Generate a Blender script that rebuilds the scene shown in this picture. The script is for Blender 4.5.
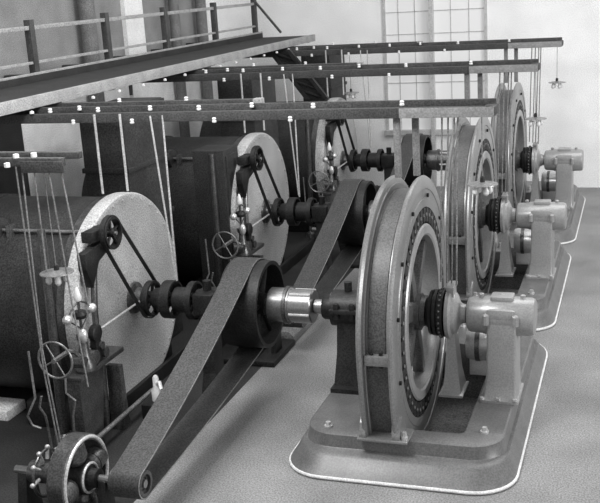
import bpy, bmesh, math, random
from mathutils import Vector, Matrix
PI = math.pi
random.seed(7)
scn = bpy.context.scene
COL = scn.collection
for o in list(bpy.data.objects):
    bpy.data.objects.remove(o)

# ------------------------------------------------------------------ camera
cd = bpy.data.cameras.new('camera')
cam = bpy.data.objects.new('camera', cd)
COL.objects.link(cam)
cR = Vector((0.94712141, 0.31545634, -0.05872244))
cU = Vector((-0.02882904, 0.26592383, 0.96356287))
cF = Vector((-0.31957771, 0.91091812, -0.26095646))
M = Matrix((cR, cU, -cF)).transposed().to_4x4()
M.translation = Vector((1.691594, -7.94369997, 3.75314387))
cam.matrix_world = M
cd.sensor_fit = 'HORIZONTAL'
cd.sensor_width = 36.0
cd.lens = 990.93 / 600 * 36.0
cd.clip_end = 200
scn.camera = cam

# ------------------------------------------------------------------ light
w = bpy.data.worlds.new('world')
scn.world = w
w.use_nodes = True
bg = w.node_tree.nodes['Background']
bg.inputs[0].default_value = (1, 1, 1, 1)
bg.inputs[1].default_value = 0.55


def area(name, loc, target, sx, sy, power):
    l = bpy.data.lights.new(name, 'AREA')
    l.shape = 'RECTANGLE'
    l.size, l.size_y, l.energy = sx, sy, power
    o = bpy.data.objects.new(name, l)
    COL.objects.link(o)
    o.location = loc
    o.rotation_euler = (Vector(target) - Vector(loc)).to_track_quat('-Z', 'Y').to_euler()
    return o


area('skylight', (0.0, 3.0, 8.0), (-0.6, 2.5, 0), 4, 12, 480)
area('window_daylight', (14.0, -2.0, 5.5), (-1, 2.0, 1.4), 6, 4, 1250)
area('aisle_fill', (-1.8, -2.4, 5.0), (-1.0, -0.6, 0), 1.4, 1.4, 190)  # unseen fill light, added to brighten the aisle floor
scn.view_settings.view_transform = 'Standard'
scn.view_settings.look = 'None'
scn.view_settings.exposure = 0.12
scn.view_settings.gamma = 1.0


# ------------------------------------------------------------------ materials
def lin(v):
    v /= 255.0
    return v / 12.92 if v <= 0.04045 else ((v + 0.055) / 1.055) ** 2.4


def mat(name, v, rough=0.6, metal=0.0, var=0.15, scale=6.0, grain=0.25, bump=0.0):
    """a grey surface; v = sRGB grey 0-255, var = slow mottling, grain = fine speckle"""
    m = bpy.data.materials.new(name)
    m.use_nodes = True
    nt = m.node_tree
    n, lk = nt.nodes, nt.links
    b = n['Principled BSDF']
    b.inputs['Roughness'].default_value = rough
    b.inputs['Metallic'].default_value = metal
    tc = n.new('ShaderNodeTexCoord')
    n1 = n.new('ShaderNodeTexNoise')
    n1.inputs['Scale'].default_value = scale
    grain *= 1.7
    var *= 1.3
    n1.inputs['Detail'].default_value = 5
    n2 = n.new('ShaderNodeTexNoise')
    n2.inputs['Scale'].default_value = 75
    n2.inputs['Detail'].default_value = 2
    lk.new(tc.outputs['Object'], n1.inputs['Vector'])
    lk.new(tc.outputs['Object'], n2.inputs['Vector'])
    a = n.new('ShaderNodeMapRange')
    a.inputs[1].default_value, a.inputs[2].default_value = 0.3, 0.7
    a.inputs[3].default_value, a.inputs[4].default_value = 1 - var, 1 + var
    c = n.new('ShaderNodeMapRange')
    c.inputs[1].default_value, c.inputs[2].default_value = 0.36, 0.64
    c.inputs[3].default_value, c.inputs[4].default_value = 1 - grain, 1 + grain
    lk.new(n1.outputs['Fac'], a.inputs[0])
    lk.new(n2.outputs['Fac'], c.inputs[0])
    mu = n.new('ShaderNodeMath')
    mu.operation = 'MULTIPLY'
    lk.new(a.outputs[0], mu.inputs[0])
    lk.new(c.outputs[0], mu.inputs[1])
    mx = n.new('ShaderNodeMath')
    mx.operation = 'MULTIPLY'
    lk.new(mu.outputs[0], mx.inputs[0])
    mx.inputs[1].default_value = lin(v)
    lk.new(mx.outputs[0], b.inputs['Base Color'])
    if bump:
        bp = n.new('ShaderNodeBump')
        bp.inputs['Strength'].default_value = bump
        bp.inputs['Distance'].default_value = 0.01
        lk.new(n1.outputs['Fac'], bp.inputs['Height'])
        lk.new(bp.outputs['Normal'], b.inputs['Normal'])
    return m


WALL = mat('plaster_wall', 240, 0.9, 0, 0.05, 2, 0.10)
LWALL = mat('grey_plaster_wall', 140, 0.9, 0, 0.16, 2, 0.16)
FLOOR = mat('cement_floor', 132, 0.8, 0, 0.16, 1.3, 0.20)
DFLOOR = mat('dark_shaded_floor', 36, 0.8, 0, 0.4, 1.8, 0.35)  # darker floor, with the shade lying on it put into the colour
CURB = mat('stone_curb', 105, 0.8, 0, 0.2, 5, 0.25)
PAINT = mat('grey_machine_enamel', 132, 0.30, 0.35, 0.08, 3, 0.09)
PAINT2 = mat('light_machine_enamel', 152, 0.30, 0.25, 0.06, 3, 0.07)
BASEM = mat('bed_plate_enamel', 98, 0.38, 0.0, 0.14, 4, 0.12)
TRIM = mat('worn_pale_edge', 215, 0.5, 0, 0.1, 8, 0.1)
WEB = mat('dark_grey_yoke_enamel', 76, 0.45, 0.0, 0.12, 5, 0.25)
DARK = mat('black_iron', 36, 0.5, 0.3, 0.3, 6, 0.35)
COIL = mat('black_insulated_winding', 34, 0.6, 0, 0.3, 30, 0.4)
STEEL = mat('polished_steel', 150, 0.28, 0.8, 0.06, 8, 0.08)
DSTEEL = mat('oiled_dark_steel', 95, 0.35, 0.7, 0.2, 10, 0.2)
BOLT = mat('bright_bolt_steel', 200, 0.3, 0.5, 0.1, 8, 0.1)
BELT = mat('leather_belt', 56, 0.6, 0, 0.14, 5, 0.34)
BELTE = mat('worn_belt_edge', 125, 0.7, 0, 0.1, 10, 0.15)
CASE = mat('dark_plate_iron', 38, 0.7, 0.0, 0.35, 3, 0.50)
DISC = mat('pale_painted_cover', 168, 0.7, 0, 0.12, 3, 0.20)
WOOD = mat('dark_wood', 58, 0.7, 0, 0.2, 6, 0.3)
WOODL = mat('weathered_light_wood', 150, 0.7, 0, 0.15, 6, 0.2)
DECK = mat('gallery_deck_boards', 34, 0.8, 0, 0.3, 5, 0.3)
RAIL = mat('rail_paint', 150, 0.6, 0, 0.15, 8, 0.2)
POST = mat('dark_rail_post', 62, 0.6, 0, 0.2, 8, 0.2)
COLM = mat('grey_column_paint', 118, 0.6, 0, 0.12, 5, 0.2)
PORC = mat('white_porcelain', 220, 0.3, 0, 0.03, 8, 0.03)
WIRE = mat('cotton_covered_wire', 120, 0.7, 0, 0.2, 10, 0.2)
ROD = mat('galvanised_rod', 185, 0.4, 0.3, 0.15, 8, 0.15)
TANKM = mat('aluminium_paint', 205, 0.3, 0.5, 0.05, 6, 0.06)
HWM = mat('dull_steel', 130, 0.35, 0.5, 0.2, 10, 0.2)
BOARDM = mat('grey_board_paint', 132, 0.6, 0, 0.1, 8, 0.12)
POSTM = mat('grey_post_paint', 120, 0.7, 0, 0.12, 8, 0.15)
PALELIT = mat('pale_lit_surface', 232, 0.9, 0, 0.08, 3, 0.15)  # pale colour in place of light on wall, pit floor and floor strip
MULL = mat('window_frame_paint', 185, 0.7, 0, 0.1, 8, 0.1)
GL = bpy.data.materials.new('window_glass')
GL.use_nodes = True
g = GL.node_tree.nodes['Principled BSDF']
g.inputs['Base Color'].default_value = (.8, .8, .8, 1)
g.inputs['Roughness'].default_value = 0.5
g.inputs['Emission Color'].default_value = (1, 1, 1, 1)    # frosted panes lit by the sky outside
g.inputs['Emission Strength'].default_value = 0.08


# ------------------------------------------------------------------ mesh helpers
class MB:
    def __init__(s):
        s.bm = bmesh.new()

    def box(s, x0, x1, y0, y1, z0, z1, bev=0.0):
        b = bmesh.new()
        v = [b.verts.new((x, y, z)) for x in (x0, x1) for y in (y0, y1) for z in (z0, z1)]
        for f in ((0, 1, 3, 2), (4, 6, 7, 5), (0, 4, 5, 1), (2, 3, 7, 6), (0, 2, 6, 4), (1, 5, 7, 3)):
            b.faces.new([v[i] for i in f])
        if bev:
            bmesh.ops.bevel(b, geom=b.edges[:], offset=bev, segments=2, affect='EDGES', profile=0.6)
        s.merge(b)
        return s

    def merge(s, b, mtx=None):
        me = bpy.data.meshes.new('tmp')
        b.to_mesh(me)
        b.free()
        if mtx is not None:
            me.transform(mtx)
        s.bm.from_mesh(me)
        bpy.data.meshes.remove(me)

    def lathe(s, prof, c=(0, 0, 0), axis='x', n=48, closed=False, a0=0.0, a1=2 * PI):
        """prof = [(along, radius)...] turned about an axis through c"""
        full = abs((a1 - a0) - 2 * PI) < 1e-6
        m = n if full else n + 1
        b = bmesh.new()
        rows = []
        for (t, r) in prof:
            row = []
            if r < 1e-6:
                row = [b.verts.new(s._ax(t, 0, 0, axis))] * m
            else:
                for i in range(m):
                    a = a0 + (a1 - a0) * i / n
                    row.append(b.verts.new(s._ax(t, r * math.cos(a), r * math.sin(a), axis)))
            rows.append(row)
        k = len(rows)
        for j in range(k if closed else k - 1):
            p, q = rows[j], rows[(j + 1) % k]
            for i in range(n):
                i2 = (i + 1) % m
                vs = []
                for v in (p[i], p[i2], q[i2], q[i]):
                    if v not in vs:
                        vs.append(v)
                if len(vs) > 2:
                    try:
                        b.faces.new(vs)
                    except ValueError:
                        pass
        bmesh.ops.recalc_face_normals(b, faces=b.faces[:])
        s.merge(b, Matrix.Translation(c))
        return s

    @staticmethod
    def _ax(t, u, v, axis):
        return {'x': (t, u, v), 'y': (u, t, v), 'z': (u, v, t)}[axis]

    def cyl(s, p0, p1, r0, r1=None, n=16, caps=True):
        r1 = r0 if r1 is None else r1
        p0, p1 = Vector(p0), Vector(p1)
        d = p1 - p0
        q = Vector((0, 0, 1)).rotation_difference(d.normalized()).to_matrix().to_4x4()
        q.translation = p0
        b = bmesh.new()
        L = d.length
        rows = [[b.verts.new((r * math.cos(2 * PI * i / n), r * math.sin(2 * PI * i / n), z)) for i in range(n)]
                for r, z in ((r0, 0), (r1, L))]
        for i in range(n):
            b.faces.new((rows[0][i], rows[0][(i + 1) % n], rows[1][(i + 1) % n], rows[1][i]))
        if caps:
            b.faces.new(rows[0][::-1])
            b.faces.new(rows[1])
        s.merge(b, q)
        return s

    def tube(s, pts, r, n=8):
        pts = [Vector(p) for p in pts]
        b = bmesh.new()
        rows = []
        up = None
        for i, p in enumerate(pts):
            t = (pts[min(i + 1, len(pts) - 1)] - pts[max(i - 1, 0)]).normalized()
            if up is None:
                up = t.orthogonal().normalized()
            up = (up - t * up.dot(t)).normalized()
            sd = t.cross(up)
            rows.append([b.verts.new(p + r * (math.cos(2 * PI * k / n) * up + math.sin(2 * PI * k / n) * sd)) for k in range(n)])
        for p, q in zip(rows, rows[1:]):
            for k in range(n):
                b.faces.new((p[k], p[(k + 1) % n], q[(k + 1) % n], q[k]))
        b.faces.new(rows[0][::-1])
        b.faces.new(rows[-1])
        s.merge(b)
        return s

    def ring(s, c, R, r, axis='x', n=40, m=8, a0=0, a1=2 * PI):
        prof = [(r * math.cos(2 * PI * k / m), R + r * math.sin(2 * PI * k / m)) for k in range(m)]
        return s.lathe(prof, c, axis, n, closed=True, a0=a0, a1=a1)

    def ball(s, c, r, sc=(1, 1, 1), n=12):
        b = bmesh.new()
        bmesh.ops.create_uvsphere(b, u_segments=n, v_segments=max(6, n // 2 + 2), radius=r)
        s.merge(b, Matrix.Translation(c) @ Matrix.Diagonal((*sc, 1)))
        return s

    def prism(s, poly, d0, d1, axis='x', bev=0.0):
        """poly of 2-D points in the plane across `axis`, extruded from d0 to d1"""
        b = bmesh.new()
        lo = [b.verts.new(s._ax(d0, u, v, axis)) for u, v in poly]
        hi = [b.verts.new(s._ax(d1, u, v, axis)) for u, v in poly]
        n = len(poly)
        for i in range(n):
            b.faces.new((lo[i], lo[(i + 1) % n], hi[(i + 1) % n], hi[i]))
        b.faces.new(lo[::-1])
        b.faces.new(hi)
        bmesh.ops.recalc_face_normals(b, faces=b.faces[:])
        if bev:
            bmesh.ops.bevel(b, geom=b.edges[:], offset=bev, segments=2, affect='EDGES', profile=0.6)
        s.merge(b)
        return s

    def loft(s, loops, close=True, cap0=False, cap1=False):
        b = bmesh.new()
        rows = [[b.verts.new(p) for p in L] for L in loops]
        n = len(rows[0])
        for p, q in zip(rows, rows[1:]):
            for i in range(n if close else n - 1):
                b.faces.new((p[i], p[(i + 1) % n], q[(i + 1) % n], q[i]))
        if cap0:
            b.faces.new(rows[0][::-1])
        if cap1:
            b.faces.new(rows[-1])
        bmesh.ops.recalc_face_normals(b, faces=b.faces[:])
        s.merge(b)
        return s

    def build(s, name, m, parent=None, smooth=35, **props):
        me = bpy.data.meshes.new(name)
        bmesh.ops.remove_doubles(s.bm, verts=s.bm.verts[:], dist=1e-6)
        s.bm.to_mesh(me)
        s.bm.free()
        me.materials.append(m)
        if smooth:
            me.polygons.foreach_set('use_smooth', [True] * len(me.polygons))
            me.set_sharp_from_angle(angle=math.radians(smooth))
        o = bpy.data.objects.new(name, me)
        COL.objects.link(o)
        if parent is not None:
            o.parent = parent
        for k, v in props.items():
            o[k] = v
        return o


def empty(name, label, cat, loc=(0, 0, 0), group=None):
    o = bpy.data.objects.new(name, None)
    COL.objects.link(o)
    o.location = loc
    o['label'] = label
    o['category'] = cat
    if group:
        o['group'] = group
    return o


def tag(o, label, cat, group=None):
    o['label'] = label
    o['category'] = cat
    if group:
        o['group'] = group
    return o


def kids(o):
    return [c for c in bpy.data.objects if c.parent is o]


def copy_tree(o, label=None, loc=None, parent=None):
    ch = kids(o)
    c = o.copy()
    COL.objects.link(c)
    if parent is not None:
        c.parent = parent
    if label:
        c['label'] = label
    if loc is not None:
        c.location = loc
    for k in ch:
        copy_tree(k, parent=c)
    return c


def struct(mb, name, m, **k):
    o = mb.build(name, m, **k)
    o['kind'] = 'structure'
    return o


def rrect(x0, x1, y0, y1, r, z, k=8, rb=None):
    pts = []
    b, f = rb or r, r
    for cx, cy, a, r in ((x1 - b, y1 - b, 0, b), (x0 + b, y1 - b, 90, b), (x0 + f, y0 + f, 180, f), (x1 - f, y0 + f, 270, f)):
        for i in range(k + 1):
            t = math.radians(a + 90 * i / k)
            pts.append((cx + r * math.cos(t), cy + r * math.sin(t), z))
    return pts


D = 3.575          # distance between the machines
H = 0.975          # height of the shafts
ROWS = ['front', 'middle', 'rear']

# ------------------------------------------------------------------ the room
YB, XL = 9.8, -6.0
mb = MB()          # floor with a wheel pit under each alternator
xs = [XL, -1.88, -0.42, 0.50, 9.0]
ys = [-12.0]
for i in range(3):
    ys += [i * D - 0.86, i * D + 1.15]
ys.append(YB)
for i in range(len(ys) - 1):
    for j in range(1, len(xs) - 1):
        if j == 2 and i % 2 == 1:
            continue
        mb.box(xs[j], xs[j + 1], ys[i], ys[i + 1], -0.3, 0)
struct(mb, 'floor', FLOOR, smooth=0)
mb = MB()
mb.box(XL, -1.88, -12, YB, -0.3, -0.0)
struct(mb, 'floor_shaded_bay', DFLOOR, smooth=0)  # level with the main floor; its darkness is partly painted shade
mb = MB()
for i in range(3):
    y0, y1 = i * D - 0.86, i * D + 1.15
    mb.box(-0.52, 0.60, y0 - .1, y1 + .1, -0.42, -0.3)
struct(mb, 'floor_wheel_pits', CURB, smooth=0)
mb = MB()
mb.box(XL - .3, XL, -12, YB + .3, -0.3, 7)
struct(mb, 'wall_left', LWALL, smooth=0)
mb = MB()
WX0, WX1, WZ0, WZ1 = -2.70, -0.84, 1.02, 4.6
mb.box(XL, WX0, YB, YB + .3, -0.3, 7)
mb.box(WX1, 9, YB, YB + .3, -0.3, 7)
mb.box(WX0, WX1, YB, YB + .3, -0.3, WZ0)
mb.box(WX0, WX1, YB, YB + .3, WZ1, 7)
struct(mb, 'wall_back', WALL, smooth=0)
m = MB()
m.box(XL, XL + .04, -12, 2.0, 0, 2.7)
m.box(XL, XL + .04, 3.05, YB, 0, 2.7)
struct(m, 'wall_left_lit_part', PALELIT, smooth=0)  # lower wall made paler to stand for light falling on it
m = MB()
m.box(XL, XL + .12, 2.0, 3.05, 0, 2.75)
struct(m, 'trim_8', CASE, smooth=0)
# the big back window
wf = MB()
wf.box(WX0, WX0 + .05, YB - .02, YB + .1, WZ0, WZ1)
wf.box(WX1 - .05, WX1, YB - .02, YB + .1, WZ0, WZ1)
wf.box(WX0 - .03, WX1 + .03, YB - .08, YB + .12, WZ0 - .06, WZ0 + .03)
win = wf.build('window_1', MULL, smooth=0)
win['kind'] = 'structure'
mm = MB()
for x in (-2.42, -2.12, -1.48, -1.16):
    mm.box(x - .006, x + .006, YB + .02, YB + .05, WZ0, WZ1)
for z in (1.45, 1.9, 2.76, 3.15, 3.6, 4.0):
    mm.box(WX0, WX1, YB + .02, YB + .05, z - .007, z + .007)
mm.build('muntins', MULL, win, smooth=0)
mm = MB()
mm.box(WX0, WX1, YB + .03, YB + .038, WZ0, WZ1)
mm.build('glazing', GL, win, smooth=0)
mm = MB()
mm.box(-1.85, -1.78, YB - .10, YB + .1, 0.0, 5)
struct(mm, 'trim_1', MULL, smooth=0)
# wall columns on the left
for n, (y, r) in enumerate(((1.2, .1), (4.94, .12), (7.82, .09), (8.93, .10))):
    m = MB()
    m.lathe([(0, r * 1.6), (.12, r * 1.5), (.16, r), (6.8, r), (6.9, r * 1.4), (7, r * 1.5)], (XL + .16, y, 0), 'z', 24)
    struct(m, 'trim_%d' % (n + 2), COLM)
m = MB()
m.box(XL, XL + .07, 6.25, 6.85, 0, 7)
m.box(XL, XL + .10, 6.20, 6.90, 0, .25)
struct(m, 'trim_6', WALL, smooth=0)
m = MB()
m.box(XL, XL + .05, 9.35, 9.8, 0, 7)
struct(m, 'trim_7', WALL, smooth=0)

# curb along the casings and stone edging of the bay
m = MB()
m.box(-2.79, -2.745, -1.6, 9.2, 0, 0.14, .01)
tag(m.build('iron_curb', DARK), 'long dark iron curb running under the pale round covers', 'curb')
for i in range(3):
    m = MB()
    y = i * D
    m.prism([(-2.25, 0), (-1.76, 0), (-1.76, .08), (-1.82, .13), (-2.20, .13), (-2.25, .08)], y + 1.53, y + 2.35, 'y', .01)
    o = m.build('foundation_block', CURB)
    tag(o, ['pale stone foundation block on the floor behind the front big belt pulley',
            'stone foundation block behind the middle belt pulley, mostly hidden by the front yoke',
            'stone foundation block behind the rear belt pulley by the back wall'][i], 'foundation block', 'foundation blocks under the shafts')

# ------------------------------------------------------------------ alternator
def make_alternator():
    root = empty('alternator', 'front alternator, nearest and largest of the three upright grey ring machines',
                 'alternator', (0, 0, 0), 'alternators in a row')
    X0, X1, Y0, Y1 = -0.93, 0.89, -1.30, 2.12
    # bed plate
    L = []
    spec = [(0.0, 0.0, .34), (.03, 0.0, .34), (.05, .015, .33), (.09, .04, .31), (.13, .06, .29), (.150, .075, .28),
            (.152, .10, .27), (.16, .105, .26), (.255, .115, .25), (.27, .13, .24)]
    for z, ins, r in spec:
        L.append(rrect(X0 + ins, X1 - ins, Y0 + ins * 2.4, Y1 - ins * 2, r, z, rb=r + .22))
    for (r, z) in ((.06, .27), (.055, .262), (.05, -.05)):
        L.append(rrect(-.36, .47, -.84, 1.12, r, z))
    m = MB().loft(L)
    bp = m.build('bed_plate', BASEM, root)
    rim = rrect(X0, X1, Y0, Y1, .34, .018, rb=.56)
    m = MB().tube(rim + [rim[0]], .014)
    m.build('rim_moulding', TRIM, bp, label='pale rounded rim along the foot of the bed plate')
    for x, y in ((-.62, -.92), (.62, -.78), (-.70, .9), (.66, 1.5), (-.6, 1.7), (.05, 1.6)):
        m = MB()
        m.cyl((x, y, .27), (x, y, .285), .035, n=16)
        m.cyl((x, y, .285), (x, y, .315), .022, n=6)
        m.build('foundation_bolt', BOLT, bp)
    MB().box(.03, .44, -.80, -.42, -.30, -.10, .01).build('lit_pit_floor', PALELIT, root, label='pale slab standing in for lit floor in the pit of the bed plate')  # added pale slab, painting light on the pit floor
    # yoke
    R = 1.168
    prof = [(0, .90), (0, .97), (-.006, .975), (-.006, 1.05), (0, 1.055), (0, 1.13), (-.010, 1.157), (-.026, R), (-.044, 1.157), (-.052, 1.12), (-.052, 1.05),
            (-.235, 1.05), (-.235, 1.10), (-.245, 1.105), (-.252, 1.15), (-.272, R), (-.292, 1.155), (-.30, 1.12), (-.30, .90)]
    m = MB().lathe(prof, (0, 0, H), 'x', 120, closed=True)
    yk = m.build('yoke', PAINT, root)
    for s in (-1, 1):
        rows = []
        for q in range(9):
            t = q / 8
            kk = 1 - .085 * t * t
            rows.append([(x * .98 - .003, s * r * kk, H - (H - .262) * t) for x, r in prof])
        MB().loft(rows).build('leg', PAINT, root)
        rows = [[(x, s * 1.056 * (1 - .085 * t * t), H - (H - .262) * t) for x in (-.24, -.05)] for t in [q / 8 for q in range(9)]]
        MB().loft(rows, close=False).build('leg_web', WEB, root)
        lo, hi = min(s * 1.03, s * 1.125), max(s * 1.03, s * 1.125)
        jt = MB().box(-.24, -.048, lo, hi, .905, .985, .008).build('joint_flange', PAINT, yk)
        for x in (-.19, -.115):
            for z in (.985, .885):
                MB().cyl((x, s * 1.09, z), (x, s * 1.09, z + .02), .016, n=8).build('joint_bolt', DARK, yk)
        m = MB()
        m.prism([(s * .85, .27), (s * 1.10, .27), (s * 1.10, .32), (s * 1.07, .40), (s * 1.0, .46), (s * .90, .40)], -.055, .012, 'x', .008)
        m.prism([(s * .85, .27), (s * 1.10, .27), (s * 1.10, .32), (s * 1.07, .40), (s * 1.0, .46), (s * .90, .40)], -.315, -.26, 'x', .008)
        m.box(-.33, .075, min(s * .86, s * 1.12), max(s * .86, s * 1.12), .268, .29, .008)
        ft = m.build('foot', PAINT, root)
        for x in (.042,):
            b = MB().cyl((x, s * 1.06, .29), (x, s * 1.06, .315), .028, n=16)
            b.cyl((x, s * 1.06, .315), (x, s * 1.06, .35), .020, n=6)
            b.build('bolt', BOLT, ft)
    m = MB().lathe([(-.225, 1.051), (-.22, 1.056), (-.085, 1.056), (-.08, 1.051)], (0, 0, H), 'x', 120)
    m.build('yoke_web', WEB, root, label='dark grey band between the two rims of the yoke')
    for a in (40, 75, 110, 140, 165, 195):
        t = math.radians(a)
        c = Vector((0, math.cos(t) * 1.0, H + math.sin(t) * 1.0))
        MB().cyl(c - Vector((.01, 0, 0)), c + Vector((.012, 0, 0)), .018, n=8).build('yoke_bolt', DARK, yk)
    # field winding ring
    m = MB().lathe([(-.28, .90), (-.28, .765), (-.03, .765), (-.03, .90)], (0, 0, H), 'x', 96, closed=True)
    fw = m.build('field_winding', COIL, root)
    N = 44
    for k in range(N):
        a = 2 * PI * k / N
        mt = Matrix.Translation((0, 0, H)) @ Matrix.Rotation(a, 4, 'X')
        b = MB()
        b.box(-.03, .002, -.045, .045, .77, .895, .012)
        b.bm.transform(mt)
        b.build('field_coil', COIL, fw)
    lug0 = None
    for k in range(N):
        a = 2 * PI * (k + .5) / N
        c = (.004, -math.sin(a) * .835, H + math.cos(a) * .835)
        if lug0 is None:
            lug = lug0 = MB().ring((0, 0, 0), .012, .005, 'x', 10, 6).build('terminal', HWM, fw, label='small steel ring on the black winding')
        else:
            lug = lug0.copy()
            COL.objects.link(lug)
        lug.location = c
    # rotor
    m = MB().lathe([(0.0, .758), (.012, .745), (.012, .675), (0, .66), (-.26, .66), (-.26, .758)], (0, 0, H), 'x', 96, closed=True)
    rt = m.build('rotor_rim', PAINT2, root)
    m = MB()
    m.lathe([(-.22, .05), (-.22, .16), (-.02, .16), (-.02, .13), (.02, .12), (.02, .05)], (0, 0, H), 'x', 32, closed=True)
    for k in range(6):
        b = MB()
        b.prism([(-.065, .12), (.065, .12), (.045, .69), (-.045, .69)], -.16, -.06, 'x', .01)
        b.bm.transform(Matrix.Translation((0, 0, H)) @ Matrix.Rotation(2 * PI * k / 6 + .35, 4, 'X'))
        m.merge(b.bm)
    m.build('rotor_spider', WEB, rt)
    m = MB().lathe([(-.20, .50), (-.14, .50), (-.13, .49), (-.13, .45), (-.14, .44), (-.20, .44)], (0, 0, H), 'x', 80, closed=True)
    m.build('spider_ring', PAINT2, rt)
    # collector and shaft
    m = MB().cyl((-.98, 0, H), (.92, 0, H), .065, n=28)
    sh = m.build('shaft', STEEL, root)
    m = MB().lathe([(.03, .06), (.03, .13), (.06, .15), (.06, .19), (.085, .195), (.085, .17), (.10, .17), (.10, .20), (.125, .20), (.125, .175), (.14, .175), (.14, .205), (.185, .205), (.19, .18), (.19, .06)], (0, 0, H), 'x', 48)
    cl = m.build('collector', DARK, root)
    st0 = None
    for k in range(26):
        a = 2 * PI * k / 26
        if st0 is None:
            st = st0 = MB().ball((0, 0, 0), .013, n=8).build('stud', DSTEEL, cl)
        else:
            st = st0.copy()
            COL.objects.link(st)
        st.location = (.155, -math.sin(a) * .207, H + math.cos(a) * .207)
    m = MB().lathe([(.20, .06), (.20, .205), (.205, .218), (.235, .218), (.245, .205), (.25, .185), (.275, .175), (.29, .15), (.31, .10), (.33, .085), (.36, .08), (.37, .06)], (0, 0, H), 'x', 56)
    m.build('end_bell', PAINT2, root)
    # brush pedestal
    prof = [(-.10, .27), (.10, .27)]
    m = MB()
    loops = []
    for z, hy, x0, x1 in ((.27, .17, .14, .345), (.29, .17, .14, .345), (.30, .14, .165, .325), (.45, .11, .185, .30), (.75, .085, .205, .275), (1.24, .075, .21, .265)):
        loops.append([(x0, -hy, z), (x1, -hy, z), (x1, hy, z), (x0, hy, z)])
    m.loft(loops, cap0=True, cap1=True)
    bs = m.build('brush_pedestal', PAINT2, root)
    MB().box(.205, .275, -.10, .10, 1.20, 1.235, .008).build('brush_yoke', PAINT2, bs)
    # outboard bearing pedestal
    loops = []
    for z, x0, x1, hy in ((.27, .49, .815, .22), (.29, .49, .815, .22), (.295, .505, .80, .20), (.32, .52, .795, .19), (.50, .545, .79, .175), (.80, .55, .79, .170), (.90, .55, .79, .172), (1.0, .53, .80, .15)):
        loops.append(rrect(x0, x1, -hy, hy, .022, z, 4))
    m = MB().loft(loops, cap0=True, cap1=True)
    pd = m.build('pedestal', PAINT2, root)
    for x in (.51, .65, .785):
        b = MB().cyl((x, -.205, .295), (x, -.205, .315), .020, n=6)
        b.build('bolt', BOLT, pd)
    m = MB().lathe([(.375, .05), (.375, .12), (.385, .14), (.41, .15), (.50, .155), (.53, .165), (.80, .165), (.83, .16), (.90, .16), (.925, .15), (.935, .13), (.935, .0)], (0, 0, H + .0), 'x', 48)
    hs = m.build('bearing_housing', PAINT2, root)
    m = MB().box(.54, .79, -.165, .165, H - .02, H + .10, .04)
    m.box(.57, .76, -.08, .08, H + .13, H + .185, .02)
    m.build('bearing_cap', PAINT2, hs)
    for x, y in ((.545, -.165), (.785, -.165), (.545, .165), (.785, .165)):
        b = MB().cyl((x, y, H - .03), (x, y, H + .045), .030, n=10)
        b.ball((x, y, H + .045), .030, (1, 1, .6), 10)
        b.build('cap_bolt', PAINT2, hs)
    for x in (.49, .66, .83):
        MB().cyl((x, 0, H + .14), (x, 0, H + .18), .022, n=10).ball((x, 0, H + .18), .024, (1, 1, .5), 10).build('oil_cup', PAINT2, hs)
    # oil tank between the pedestals
    m = MB().lathe([(.30, 0), (.30, .14), (.34, .155), (.60, .155), (.62, .14), (.62, 0)], (0, .42, .56), 'x', 32)
    m.box(.32, .60, .36, .50, .27, .45, .01)
    tk = m.build('oil_tank', TANKM, root)
    MB().lathe([(.38, .157), (.38, .165), (.42, .165), (.42, .157)], (0, .42, .56), 'x', 32).build('tank_band', DSTEEL, tk)
    # inboard bearing
    loops = []
    for z, x0, x1, hy in ((.27, -.80, -.46, .26), (.31, -.80, -.46, .26), (.32, -.78, -.50, .20), (.6, -.76, -.54, .14), (.9, -.75, -.56, .12)):
        loops.append([(x0, -hy, z), (x1, -hy, z), (x1, hy, z), (x0, hy, z)])
    m = MB().loft(loops, cap0=True, cap1=True)
    ib = m.build('inboard_pedestal', DARK, root)
    m = MB().lathe([(-.90, .06), (-.90, .10), (-.88, .11), (-.82, .11), (-.81, .16), (-.52, .16), (-.50, .12), (-.46, .11), (-.46, .06)], (0, 0, H), 'x', 36)
    m.box(-.80, -.53, -.20, .20, H, H + .04, .01)
    for s in (-1, 1):
        m.cyl((-.74, s * .17, H - .05), (-.74, s * .17, H + .09), .025, n=8)
        m.cyl((-.60, s * .17, H - .05), (-.60, s * .17, H + .09), .025, n=8)
    m.cyl((-.67, 0, H + .14), (-.67, 0, H + .24), .035, n=10)
    m.build('bearing', DARK, ib)
    return root


alt = make_alternator()
for i, lb in ((1, 'middle alternator, upright grey ring machine half hidden behind the front one'),
              (2, 'rear alternator, upright grey ring machine farthest back near the pale wall')):
    copy_tree(alt, lb, (0, i * D, 0))

# ------------------------------------------------------------------ line shaft with belt pulley
BX0, BX1 = -1.73, -1.50


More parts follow.
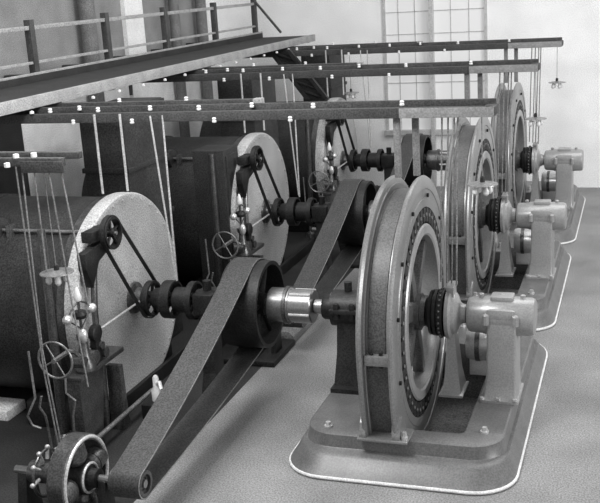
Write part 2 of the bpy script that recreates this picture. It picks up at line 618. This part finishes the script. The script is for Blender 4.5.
def make_shaft(cmat):
    root = empty('line_shaft', 'front line shaft with polished coupling, from the nearest pale cover to the front alternator', 'shaft', (0, 0, 0), 'line shafts')
    MB().cyl((-2.80, 0, H), (-.985, 0, H), .055, n=24).build('shaft', DSTEEL, root)
    m = MB().lathe([(-1.40, .06), (-1.40, .145), (-1.39, .155), (-1.25, .155), (-1.245, .16), (-1.20, .16), (-1.20, .15), (-1.0, .15), (-.99, .14), (-.99, .06)], (0, 0, H), 'x', 48)
    cp = m.build('coupling', cmat, root)
    MB().lathe([(-1.255, .161), (-1.25, .172), (-1.22, .172), (-1.215, .161)], (0, 0, H), 'x', 48).build('coupling_flange', DSTEEL, cp)
    for k in range(5):
        a = k * 2 * PI / 5 + .9
        MB().cyl((-1.19, math.cos(a) * .15, H + math.sin(a) * .15), (-1.0, math.cos(a) * .15, H + math.sin(a) * .15), .014, n=8).build('coupling_key', BOLT, cp)
    # belt pulley
    m = MB().lathe([(BX0 - .03, .36), (BX0 - .03, .395), ((BX0 + BX1) / 2, .402), (BX1 + .10, .395), (BX1 + .10, .36)], (0, 0, H), 'x', 64, closed=True)
    m.lathe([(-1.72, .05), (-1.72, .10), (-1.45, .10), (-1.45, .05)], (0, 0, H), 'x', 24, closed=True)
    for k in range(6):
        a = 2 * PI * k / 6
        for xx in (-1.68, -1.50):
            m.cyl((xx, math.cos(a) * .08, H + math.sin(a) * .08), (xx, math.cos(a) * .37, H + math.sin(a) * .37), .026, .02, n=8)
    m.build('belt_pulley', DARK, root)
    # small pulleys and collars near the cover
    for x, r, wd in ((-2.60, .17, .03), (-2.40, .18, .05), (-2.16, .18, .03)):
        m = MB().lathe([(x - wd, r - .02), (x - wd, r), (x + wd, r), (x + wd, r - .02)], (0, 0, H), 'x', 32, closed=True)
        m.lathe([(x - wd, .05), (x - wd, .07), (x + wd, .07), (x + wd, .05)], (0, 0, H), 'x', 20, closed=True)
        for k in range(5):
            a = 2 * PI * k / 5
            m.cyl((x, math.cos(a) * .05, H + math.sin(a) * .05), (x, math.cos(a) * (r - .01), H + math.sin(a) * (r - .01)), .018, n=6)
        m.build('small_pulley', DARK, root)
    for p in ([(-2.56, .05), (-2.56, .10), (-2.46, .11), (-2.46, .05)], [(-2.34, .05), (-2.34, .12), (-2.20, .12), (-2.20, .05)],
              [(-2.12, .05), (-2.12, .11), (-1.95, .11), (-1.90, .13), (-1.86, .13), (-1.86, .05)]):
        MB().lathe(p, (0, 0, H), 'x', 24).build('collar', DARK, root)
    m = MB().lathe([(-2.80, .16), (-2.76, .15), (-2.74, .10), (-2.68, .09), (-2.68, .05)], (0, 0, H), 'x', 28)
    m.build('gland', DSTEEL, root)
    # bearing stand between collars and pulley
    m = MB()
    m.prism([(-.24, .0), (.24, .0), (.20, .06), (.10, .3), (.09, H - .05), (-.09, H - .05), (-.10, .3), (-.20, .06)], -2.09, -1.96, 'x', .01)
    m.box(-2.12, -1.92, -.14, .14, H - .10, H + .10, .02)
    m.cyl((-2.02, 0, H + .1), (-2.02, 0, H + .2), .04, n=10)
    m.build('bearing_stand', DARK, root)
    return root


ls = make_shaft(STEEL)
lr = make_shaft(DSTEEL)
copy_tree(ls, 'middle line shaft driving the middle alternator, behind the front belt', (0, D, 0))
lr.location = (0, 2 * D, 0)
lr['label'] = 'rear line shaft with dark collars seen against the pale back wall'

# ------------------------------------------------------------------ wide driving belts and exciters
EY, EZ, ER, BR = -2.40, 0.44, 0.098, 0.405
def belt_mesh(c0, r0, c1, r1, x0, x1, th, sag=0.0, n=24, ns=14):
    """closed belt round two circles in the YZ plane; c0 is the near small pulley"""
    (y0, z0), (y1, z1) = c0, c1
    d = math.hypot(y1 - y0, z1 - z0)
    base = math.atan2(z1 - z0, y1 - y0)
    be = math.acos((r0 - r1) / d)
    pts = []
    for k in range(n + 1):      # round the near pulley, on its far side
        a = base + be + (2 * PI - 2 * be) * k / n
        pts.append((y0 + r0 * math.cos(a), z0 + r0 * math.sin(a)))
    a = base - be
    s0 = (y0 + r0 * math.cos(a), z0 + r0 * math.sin(a))
    s1 = (y1 + r1 * math.cos(a), z1 + r1 * math.sin(a))
    for k in range(1, ns):
        t = k / ns
        pts.append((s0[0] + (s1[0] - s0[0]) * t, s0[1] + (s1[1] - s0[1]) * t - sag * .5 * 4 * t * (1 - t)))
    for k in range(n + 1):
        a = base - be + 2 * be * k / n
        pts.append((y1 + r1 * math.cos(a), z1 + r1 * math.sin(a)))
    a = base + be
    s0 = (y1 + r1 * math.cos(a), z1 + r1 * math.sin(a))
    s1 = (y0 + r0 * math.cos(a), z0 + r0 * math.sin(a))
    for k in range(1, ns):
        t = k / ns
        pts.append((s0[0] + (s1[0] - s0[0]) * t, s0[1] + (s1[1] - s0[1]) * t - sag * 4 * t * (1 - t)))
    m = len(pts)
    loops = []
    inner = []
    for i in range(m):
        p, q = Vector(pts[i - 1]), Vector(pts[(i + 1) % m])
        t = (q - p).normalized()
        nn = Vector((-t.y, t.x))
        c = Vector(pts[i])
        inner.append(c + nn * 0)
        o = c - nn * (-th)
        loops.append((c, c - nn * th))
    b = MB()
    rows = [[(x0, c.x, c.y), (x1, c.x, c.y), (x1, o.x, o.y), (x0, o.x, o.y)] for c, o in loops]
    rows.append(rows[0])
    b.loft(rows)
    return b


for i in range(3):
    b = belt_mesh((EY, EZ), ER, (0, H), BR, BX0, BX1, .012, .05)
    o = b.build('driving_belt', BELT)
    e = belt_mesh((EY, EZ), ER + .0005, (0, H), BR + .0005, BX1 - .001, BX1 + .003, .011, .05)
    e.build('belt_edge', BELTE, o, label='pale worn edge of the belt')
    o.location = (0, i * D, 0)
    tag(o, ['wide dark driving belt running down to the bottom of the photo',
            'wide dark driving belt rising to the middle shaft, left of the front yoke',
            'wide driving belt on the rear shaft, mostly hidden behind the front alternator'][i], 'belt', 'wide driving belts')


def make_exciter():
    root = empty('exciter_dynamo', 'small open ringed dynamo at the bottom left edge, driven by the front belt', 'dynamo', (0, 0, 0), 'belt driven exciters')
    c = (0, EY, EZ)
    m = MB().lathe([(BX0 - .02, ER - .03), (BX0 - .02, ER - .004), (BX1 + .004, ER - .004), (BX1 + .004, ER - .03)], c, 'x', 40, closed=True)
    m.lathe([(BX0, .0), (BX0, .05), (BX1 - .02, .05), (BX1 - .02, 0)], c, 'x', 20)
    m.lathe([(BX1 - .04, ER - .02), (BX1 - .02, ER - .02), (BX1 - .02, 0.04)], c, 'x', 40)
    m.build('pulley', DSTEEL, root)
    MB().cyl((-2.56, EY, EZ), (BX1 + .0, EY, EZ), .03, n=16).build('shaft', STEEL, root)
    FX = -1.97
    m = MB().lathe([(FX, .265), (FX, .30), (FX - .01, .31), (FX - .13, .31), (FX - .14, .30), (FX - .14, .265)], c, 'x', 56, closed=True)
    fr = m.build('magnet_frame', DSTEEL, root)
    MB().ring((FX, EY, EZ), .288, .014, 'x', 56).build('frame_rim', ROD, fr, label='bright rim of the dynamo frame')
    for k in range(4):
        a = PI / 2 * k + .15
        u = Vector((0, math.cos(a), math.sin(a)))
        cc = Vector((FX - .06, EY, EZ))
        MB().cyl(cc + u * .275, cc + u * .17, .085, .09, n=20).ball(cc + u * .18, .086, (1, 1, 1), 16).build('field_coil', DSTEEL, fr)
    MB().lathe([(FX - .18, 0), (FX - .18, .12), (FX + .02, .12), (FX + .03, .10), (FX + .03, 0)], c, 'x', 36).build('armature', DARK, root)
    MB().ring((FX + .03, EY, EZ), .105, .010, 'x', 36).build('armature_rim', ROD, root)
    MB().lathe([(FX + .03, 0.03), (FX + .03, .07), (FX + .10, .07), (FX + .105, .055), (FX + .105, .03)], c, 'x', 36, closed=True).build('bearing_hub', DARK, root)
    MB().lathe([(-2.42, 0.03), (-2.42, .08), (FX - .18, .08), (FX - .18, .03)], c, 'x', 36, closed=True).build('commutator', DSTEEL, root)
    m = MB()
    m.prism([(EY - .30, 0.0), (EY + .30, 0.0), (EY + .25, .06), (EY + .15, .22), (EY - .15, .22), (EY - .25, .06)], FX - .15, FX + .01, 'x', .01)
    m.box(-2.55, -1.74, EY - .34, EY + .34, 0, .06, .015)
    m.prism([(EY - .12, 0.05), (EY + .12, 0.05), (EY + .05, EZ), (EY - .05, EZ)], -2.52, -2.44, 'x', .01)
    m.prism([(EY - .10, 0.05), (EY + .10, 0.05), (EY + .04, EZ), (EY - .04, EZ)], -1.86, -1.80, 'x', .01)
    m.build('base', DARK, root)
    MB().ring((-2.30, EY, EZ), .17, .012, 'x', 32).build('brush_rocker', DSTEEL, root)
    for a in (1.3, 1.9, 2.5, 3.2, .6):
        u = Vector((0, math.cos(a), math.sin(a)))
        cc = Vector((-2.30, EY, EZ))
        MB().cyl(cc + u * .10, cc + u * .18, .014, n=8).ball(cc + u * .185, .020, n=8).build('brush_holder', BOLT, root)
    return root


ex = make_exciter()
for i, lb in ((1, 'exciter dynamo of the middle machine, behind the coupling of the front shaft'),
              (2, 'exciter dynamo of the rear machine, hidden among the dark gear at centre')):
    copy_tree(ex, lb, (0, i * D, 0))

# ------------------------------------------------------------------ turbine casings
def make_casing():
    root = empty('turbine_casing', 'front turbine casing with the nearest and largest pale round cover', 'turbine casing', (0, 0, 0), 'turbine casings')
    R = .985
    zc = H + .01
    m = MB().lathe([(-4.9, 0), (-4.9, .94), (-4.2, .94), (-4.2, .96), (-4.14, .96), (-4.14, .94), (-2.94, .94), (-2.93, .93), (-2.93, 0)], (0, 0, zc), 'x', 96)
    dr = m.build('drum', CASE, root)
    m = MB().lathe([(-2.93, R - .02), (-2.93, R + .0), (-2.90, R + .002), (-2.82, R + .002), (-2.80, R - .01), (-2.795, R - .035), (-2.80, R - .05), (-2.80, .30), (-2.79, .28), (-2.79, .17), (-2.78, .15), (-2.78, 0)], (0, 0, zc), 'x', 96)
    cv = m.build('end_cover', DISC, root, label='pale flat round end cover')
    for k in range(32):
        a = 2 * PI * k / 32
        MB().cyl((-2.80, math.cos(a) * .93, zc + math.sin(a) * .93), (-2.79, math.cos(a) * .93, zc + math.sin(a) * .93), .011, n=6).build('bolt', DISC, cv)
    # riser pipe of rectangular section
    m = MB()
    m.box(-3.68, -3.18, .85, 1.75, .0, 2.66, .01)
    rs = m.build('riser', CASE, root)
    for z in (1.4, 2.0, 2.6):
        MB().box(-3.70, -3.16, .83, 1.77, z, z + .05, .005).build('stiffener', CASE, rs)
    MB().lathe([(-3.02, .935), (-3.02, .962), (-2.931, .962), (-2.931, .935)], (0, 0, zc), 'x', 96).build('drum_band', DSTEEL, root)
    m = MB().box(-3.5, -2.9, -.9, .9, 0, .25, .02)
    m.build('saddle', DARK, root)
    return root


tc = make_casing()
t2 = copy_tree(tc, 'middle turbine casing with pale cover left of the middle shaft', (0, D, 0))
t3 = copy_tree(tc, 'rear turbine casing with pale cover below the gallery end', (0, 2 * D, 0))
m = MB().box(-3.26, -2.86, 2.55 - D, 3.0 - D, 0, 1.93, .01)
cb = m.build('inspection_box', CASE, t2)
MB().box(-2.86, -2.845, 2.60 - D, 2.95 - D, .3, 1.86, .004).build('panel', CASE, cb)

# ------------------------------------------------------------------ governor countershaft drive
def make_bracket():
    root = empty('countershaft', 'countershaft with dark belt wheel on a bracket before the nearest pale cover', 'countershaft', (0, 0, 0), 'governor countershafts')
    y, z, x = -.58, 1.76, -2.62
    MB().cyl((-3.75, y, z), (x + .06, y, z), .016, n=12).build('shaft', HWM, root)
    m = MB().lathe([(x - .035, .125), (x - .035, .145), (x + .035, .145), (x + .035, .125)], (0, y, z), 'x', 32, closed=True)
    m.lathe([(x - .03, .0), (x - .03, .04), (x + .045, .04), (x + .045, 0)], (0, y, z), 'x', 16)
    for k in range(5):
        a = 2 * PI * k / 5 + .3
        m.cyl((x, y + math.cos(a) * .03, z + math.sin(a) * .03), (x, y + math.cos(a) * .13, z + math.sin(a) * .13), .014, n=6)
    m.build('belt_wheel', DARK, root)
    m = MB().lathe([(-3.78, .0), (-3.78, .11), (-3.72, .11), (-3.72, 0)], (0, y, z), 'x', 28)
    m.build('belt_wheel', DSTEEL, root)
    m = MB()
    m.box(-2.80, -2.68, y - .20, y + .10, z - .05, z + .05, .015)
    m.cyl((-2.78, y, z), (-2.68, y, z), .06, n=16)
    m.prism([(y - .36, z - .10), (y + .05, z - .06), (y + .05, z - .16), (y - .14, z - .22), (y - .28, z - .42), (y - .36, z - .24)], -2.76, -2.68, 'x', .008)
    m.build('bracket', DARK, root)
    pts = [(-2.74, y - .10, z - .14), (-2.72, y - .20, z - .38), (-2.71, y - .26, z - .62), (-2.71, y - .27, z - .9), (-2.71, y - .24, z - 1.15), (-2.71, y - .26, z - 1.45), (-2.71, y - .28, 0)]
    MB().tube(pts, .030, 10).build('stay', DSTEEL, root)
    m = MB()
    m.box(-3.66, -3.60, y - .05, y + .05, z - .35, z + .05, .01)
    m.cyl((-3.63, y - .02, z - .3), (-3.63, -.35, 1.6), .03)
    m.build('bearing_arm', DSTEEL, root)
    return root


br = make_bracket()
for i, lb in ((1, 'countershaft with belt wheel at the top of the middle pale cover'),
              (2, 'countershaft with belt wheel at the rear cover under the front wiring trough')):
    copy_tree(br, lb, (0, i * D, 0))
for i in range(3):
    b = belt_mesh((-.58, 1.76), .148, (0, H), .182, -2.64, -2.60, .008)
    o = b.build('governor_belt', DARK)
    o.location = (0.0, i * D, 0)
    tag(o, ['narrow black belt slanting across the nearest pale cover',
            'narrow black belt slanting across the middle pale cover',
            'narrow black belt slanting down to the rear shaft below the front trough'][i], 'belt', 'narrow governor belts')
    o.location.x = 0.0

# ------------------------------------------------------------------ governors
def make_governor():
    root = empty('governor', 'flyball governor with handwheel on a bench, left of the nearest pale cover', 'governor', (0, 0, 0), 'flyball governors')
    X = -2.62
    m = MB()
    m.box(X - .13, X + .05, -1.40, -.66, .70, .745, .01)
    m.prism([(-1.38, .0), (-1.12, .0), (-.98, .70), (-1.38, .70)], X - .11, X + .02, 'x', .008)
    be = m.build('bench', DSTEEL, root)
    for y in (-.74,):
        m = MB().prism([(y - .07, .0), (y + .07, .0), (y + .045, .10), (y + .03, .60), (y - .03, .60), (y - .045, .10)], X - .09, X + .05, 'x', .01)
        m.build('leg', DSTEEL, root)
    # spindle and balls
    m = MB().cyl((X, -1.22, .75), (X, -1.22, 1.36), .012, n=10)
    m.lathe([(.75, .0), (.75, .09), (.80, .085), (.86, .05), (1.0, .035), (1.02, .05), (1.06, .05), (1.07, 0)], (X, -1.22, 0), 'z', 20)
    sp = m.build('spindle', DSTEEL, root)
    MB().lathe([(1.34, .0), (1.35, .028), (1.38, .034), (1.42, .022), (1.46, .01), (1.47, 0)], (X, -1.22, 0), 'z', 16).build('finial', PORC, sp, label='bright finial')
    for s in (-1, 1):
        b = (X + s * .02, -1.22 + s * .16, 1.235)
        MB().ball(b, .040, (1, 1.2, 1), 14).build('flyball', BOLT, root)
        MB().tube([(X, -1.22 + s * .02, 1.34), (X + s * .01, -1.22 + s * .10, 1.30), b], .009, 6).tube([b, (X, -1.22 + s * .02, 1.12)], .007, 6).build('ball_arm', DSTEEL, root)
    MB().lathe([(1.2, 0), (1.2, .05), (1.23, .06), (1.26, .05), (1.26, 0)], (X, -1.22, 0), 'z', 16).build('sleeve', DARK, root)
    MB().ball((X + .02, -1.24, 1.05), .05, (.8, .8, 1.3), 14).build('oil_pot', BOLT, root)
    m = MB().lathe([(X - .02, .0), (X - .02, .07), (X + .03, .075), (X + .04, .06), (X + .04, 0)], (0, -1.03, 1.0), 'x', 24)
    m.box(X - .03, X + .03, -1.07, -.99, .75, .98, .008)
    m.build('gear_wheel', DARK, root)
    MB().cyl((X, -1.03, 1.0), (-2.68, -.10, .97), .011, n=8).build('link_rod', ROD, root, label='bright slanting link rod')
    for y, z, r in ((-1.30, .84, .05), (-1.12, .82, .06), (-.95, .80, .045), (-1.0, .88, .035)):
        MB().cyl((X - .06, y, z), (X + .05, y, z), r, n=14).build('valve_gear', DSTEEL, root)
    # hand wheel facing the near side
    hw = MB().ring((-2.72, -1.50, .93), .155, .010, 'y', 40)
    for k in range(4):
        a = PI / 2 * k + .5
        hw.cyl((-2.72, -1.50, .93), (-2.72 + math.cos(a) * .15, -1.50, .93 + math.sin(a) * .15), .007, n=6)
    hw.cyl((-2.72, -1.53, .93), (-2.72, -1.30, .93), .020)
    hw.build('hand_wheel', HWM, root)
    MB().tube([(-2.72, -1.30, .93), (-2.68, -1.28, .92), (X, -1.28, .88)], .02).build('wheel_bracket', DSTEEL, root)
    # standing column beside it
    m = MB().cyl((-3.0, -1.10, 0), (-3.0, -1.05, 1.9), .045, .035, n=14)
    m.lathe([(0, .0), (0, .10), (.05, .09), (.08, .05)], (-3.0, -1.10, 0), 'z', 16)
    m.build('column', DSTEEL, root)
    for pts in (((-2.95, -1.52, 1.0), (-2.93, -1.54, .60), (-2.96, -1.58, .52), (-3.0, -1.58, .45), (-2.98, -1.56, .36), (-2.93, -1.52, .32)),
                ((-2.90, -1.50, .60), (-2.93, -1.50, .50), (-2.90, -1.48, .42), (-2.92, -1.44, .34), (-2.92, -1.42, .05)),
                ((-2.70, -1.42, .74), (-2.70, -1.44, .62), (-2.62, -1.44, .56), (-2.66, -1.44, .42), (-2.68, -1.42, .30), (-2.68, -1.42, 0.02))):
        MB().tube(pts, .010, 8).build('oil_pipe', HWM, root)
    return root


gv = make_governor()
for i, lb in ((1, 'flyball governor of the middle turbine, amid dark gear behind the front shaft'),
              (2, 'flyball governor of the rear turbine, above the middle belt')):
    copy_tree(gv, lb, (0, i * D, 0))

# ------------------------------------------------------------------ overhead wiring troughs
def make_trough():
    root = empty('wiring_trough', 'front overhead wiring trough crossing the photo, lowest and longest of the full width ones', 'wiring trough', (0, 0, 0), 'overhead wiring troughs')
    m = MB().box(-5.85, .60, -.025, .025, 2.64, 2.725, .006)
    m.box(-5.85, .60, .15, .19, 2.68, 2.765, .006)
    m.box(.52, .62, -.03, .20, 2.645, 2.725, .02)
    m.box(-5.85, .56, .025, .14, 2.66, 2.675)
    m.build('trough', WOOD, root)
    m = MB().box(-.16, .61, -.034, -.026, 2.642, 2.722, .002)
    m.build('light_board', BOARDM, root, label='lighter board facing the outer end of the trough')
    for k in range(5):
        y = .045 + .02 * k
        MB().cyl((-3.6, y, 2.705), (.5, y, 2.705), .009, n=6).build('cable', COIL, root)
    m = MB().box(-4.3, -1.62, .46, .54, 2.70, 2.765, .004)
    m.build('side_rail', WOOD, root)
    MB().box(-1.62, -1.54, .455, .545, 2.695, 2.77, .004).build('rail_end', WOODL, root)
    for k, (x, y, z) in enumerate(((-3.45, 0, 2.755), (-3.2, .1, 2.76), (-2.95, 0, 2.755), (-2.45, .05, 2.755), (-1.95, 0, 2.755), (-1.5, .12, 2.755), (-.9, 0, 2.755), (-.15, .05, 2.755),
                                   (-3.2, -.03, 2.65), (-2.6, -.03, 2.65), (-1.8, -.03, 2.65), (-1.1, -.03, 2.65), (-3.0, .5, 2.775), (-2.3, .5, 2.775))):
        MB().lathe([(0, 0), (0, .018), (.012, .022), (.02, .014), (.03, .02), (.042, .016), (.045, 0)], (x, y, z - .02), 'z', 10).build('insulator', PORC, root)
    for x in (-.20, -.06):
        m = MB().box(x - .027, x + .027, .03 + (.08 if x > -.1 else 0), .08 + (.08 if x > -.1 else 0), 2.135, 2.66, .006)
        m.build('post', POSTM, root)
    for x, y, z in ((-2.96, -.06, 1.99), (-2.70, -.06, 2.02)):
        MB().cyl((x, y, 2.72), (x + .0, y, z), .012, n=8).build('hanger_rod', ROD, root)
    MB().cyl((-2.40, -.06, 2.70), (-2.30, -.06, 1.20), .009, n=8).build('hanger_rod', ROD, root)
    MB().cyl((-2.30, -.02, 2.70), (-2.29, -.06, 1.18), .009, n=8).build('hanger_rod', ROD, root)
    for x0, x1, z in ((.18, .15, 1.25), (.23, .20, 1.24), (.28, .24, 1.23), (.31, .28, 1.22)):
        MB().tube([(x0, .05, 2.68), ((x0 + x1) / 2, .02, 2.0), (x1, 0, z)], .008, 6).build('dropping_wire', WIRE, root)
    return root


tr = make_trough()
for i, lb in ((1, 'middle overhead wiring trough starting under the gallery, second highest in the photo'),
              (2, 'rear overhead wiring trough, highest in the photo and farthest back')):
    copy_tree(tr, lb, (0, i * D, 0))
rt = empty('wiring_trough', 'short dark wiring trough at the left edge, lowest of all, with wires hanging', 'wiring trough')
m = MB().box(-3.64, -2.16, -1.925, -1.875, 2.60, 2.66, .005)
m.box(-3.64, -2.10, -1.79, -1.74, 2.63, 2.68, .005)
m.box(-3.64, -2.3, -1.875, -1.79, 2.61, 2.625)
m.build('trough', WOOD, rt)
MB().box(-2.50, -2.15, -1.935, -1.925, 2.555, 2.64, .003).build('end_board', WOOD, rt)
for x, y, z in ((-2.55, -1.9, 2.655), (-2.42, -1.87, 2.66), (-2.60, -1.95, 2.60)):
    MB().lathe([(0, 0), (0, .022), (.03, .022), (.035, 0)], (x, y, z), 'z', 10).build('insulator', PORC, rt)
for p in (((-2.55, -1.92, 2.6), (-2.56, -1.90, 1.0), (-2.5, -1.9, .1)), ((-2.50, -1.92, 2.6), (-2.52, -1.94, 1.2), (-2.47, -1.9, .1)),
          ((-2.40, -1.92, 2.58), (-2.42, -1.9, 1.8)), ((-2.28, -1.92, 2.58), (-2.24, -1.9, 1.6), (-2.2, -1.88, .9)), ((-2.18, -1.92, 2.58), (-2.10, -1.9, 1.55))):
    MB().tube(p, .0065, 6).build('hanging_wire', WIRE, rt)

# ------------------------------------------------------------------ pendant lamps
LG = 'pendant lamp clusters'
def make_lamp():
    root = empty('pendant_lamp', 'pendant lamp cluster hanging over the governor at the left, before dark iron', 'lamp', (-2.36, -1.86, 1.80), LG)
    m = MB().lathe([(.012, 0), (.012, .02), (.006, .07), (-.004, .125), (-.010, .127), (0.0, .07), (-.002, 0)], (0, 0, 0), 'z', 28)
    m.build('shade', HWM, root)
    MB().lathe([(.01, .0), (.01, .02), (.05, .018), (.06, .008), (.06, 0)], (0, 0, 0), 'z', 14).build('socket', DARK, root)
    for k in range(4):
        a = PI / 2 * k + .6
        x, y = .065 * math.cos(a), .065 * math.sin(a)
        MB().lathe([(-.002, .010), (-.03, .013), (-.05, .024), (-.075, .024), (-.09, .013), (-.095, 0)], (x, y, 0), 'z', 12).build('bulb', PORC, root)
    return root


lp = make_lamp()
def cord(o, top):
    z = top - o.location.z
    MB().cyl((0, 0, .06), (0, 0, z), .004, n=6).build('cord', WIRE, o)


spots = [((.54, 2 * D + .05, 2.13), 'pendant lamp cluster hanging free against the pale wall at the upper right'),
         ((.58, D + .05, 2.11), 'pendant lamp cluster just right of the rear alternator ring'),
         ((.50, .05, 2.09), 'pendant lamp cluster in front of the middle alternator ring'),
         ((-2.60, 2 * D + .02, 2.05), 'pendant lamp cluster near the rear casing below the troughs')]
lamps = [copy_tree(lp, lb, loc) for loc, lb in spots]
cord(lp, 2.60)
for o in lamps:
    cord(o, 2.68)

# ------------------------------------------------------------------ gallery
gl = empty('gallery', 'raised walkway with dark deck and post railing along the left wall', 'walkway')
MB().box(-4.60, -3.68, -3.5, 8.72, 2.84, 2.872).build('deck', DECK, gl, smooth=0)
MB().box(-3.70, -3.64, -3.5, 8.74, 2.775, 2.885, .004).build('fascia', WOODL, gl, label='pale edge board of the walkway')
m = MB()
for k in range(9):
    y = -2.5 + k * 1.38
    m.box(-5.98, -3.70, y - .06, y + .06, 2.76, 2.84)
m.build('joist', WOOD, gl, smooth=0)
for k, y in enumerate((-1.5, .2, 1.72, 3.4, 5.08, 6.85, 8.62)):
    MB().box(-4.735, -4.655, y - .045, y + .045, 2.95, 3.54, .006).build('post', POST, gl)
MB().box(-4.72, -4.67, -3.5, 8.62, 3.43, 3.475, .004).build('top_rail', RAIL, gl)
MB().box(-4.72, -4.67, -3.5, 8.62, 3.06, 3.09, .004).build('low_rail', RAIL, gl)
MB().box(-4.80, -4.60, -3.5, 8.72, 2.84, 2.95, .004).build('side_plank', DECK, gl)
MB().box(-4.64, -4.60, -3.5, 8.72, 2.95, 2.975, .004).build('kerb_board', RAIL, gl)
MB().cyl((-4.69, 8.62, 3.52), (-4.25, 8.70, 2.94), .022, n=8).build('end_brace', POST, gl)
for k in range(16):
    MB().lathe([(0, 0), (0, .02), (.02, .02), (.03, 0)], (-3.62, -.6 + k * .56, 2.735), 'z', 8).build('insulator', PORC, gl)
for i in range(6):
    MB().cyl((-5.9, -2.2 + i * 2.1, 2.78), (-5.95, -2.2 + i * 2.1, 2.2), .03, n=8).build('wall_bracket', POST, gl)
# dark diagonal lattice strut from the end of the gallery to the rear casing
m = MB()
a0, a1 = Vector((-3.86, 7.0, 2.74)), Vector((-3.28, 7.0, 1.98))
for off in (0, .30):
    p, q = a0 + Vector((off, 0, .02)), a1 + Vector((off * 1.05, 0, 0))
    m.prism([(p.x - .02, p.z), (p.x + .05, p.z), (q.x + .05, q.z), (q.x - .02, q.z)], 6.96, 7.04, 'y')
for t in range(5):
    p = a0.lerp(a1, t / 5) + Vector((0.0, 0, 0))
    q = a0.lerp(a1, (t + 1) / 5) + Vector((.33, 0, 0))
    m.cyl(p, q, .02, n=6)
m.prism([(a0.x + .02, a0.z), (a0.x + .30, a0.z), (a1.x + .30, a1.z), (a1.x + .02, a1.z)], 7.03, 7.05, 'y')
tag(m.build('diagonal_strut', DARK), 'dark slanting lattice strut below the end of the gallery', 'strut')


# ------------------------------------------------------------------ small things
o = MB()
o.lathe([(.0, 0), (.0, .05), (.10, .05), (.13, .03), (.22, .028), (.24, .015), (.24, 0)], (-2.42, -.42, .14), 'z', 16)
o.tube([(-2.42, -.42, .30), (-2.36, -.46, .33), (-2.33, -.50, .28)], .018, 8)
tag(o.build('oil_can', PORC), 'small white oil can on a block below the nearest pale cover', 'oil can')
tag(MB().box(-2.52, -2.28, -.56, -.30, 0, .14, .01).build('iron_block', DARK), 'dark iron block carrying the small white oil can', 'block')
tag(MB().cyl((-2.56, -1.30, .15), (-2.56, -.25, .15), .022, n=12).build('drain_pipe', HWM), 'pale straight pipe lying along the curb under the nearest cover', 'pipe')
tag(MB().box(-5.2, -3.75, -.86, -.56, 0, .10, .015).build('lit_floor_strip', PALELIT), 'pale strip standing in for lit floor at the left edge', 'strip')  # added slab, its pale colour standing for light on the floor
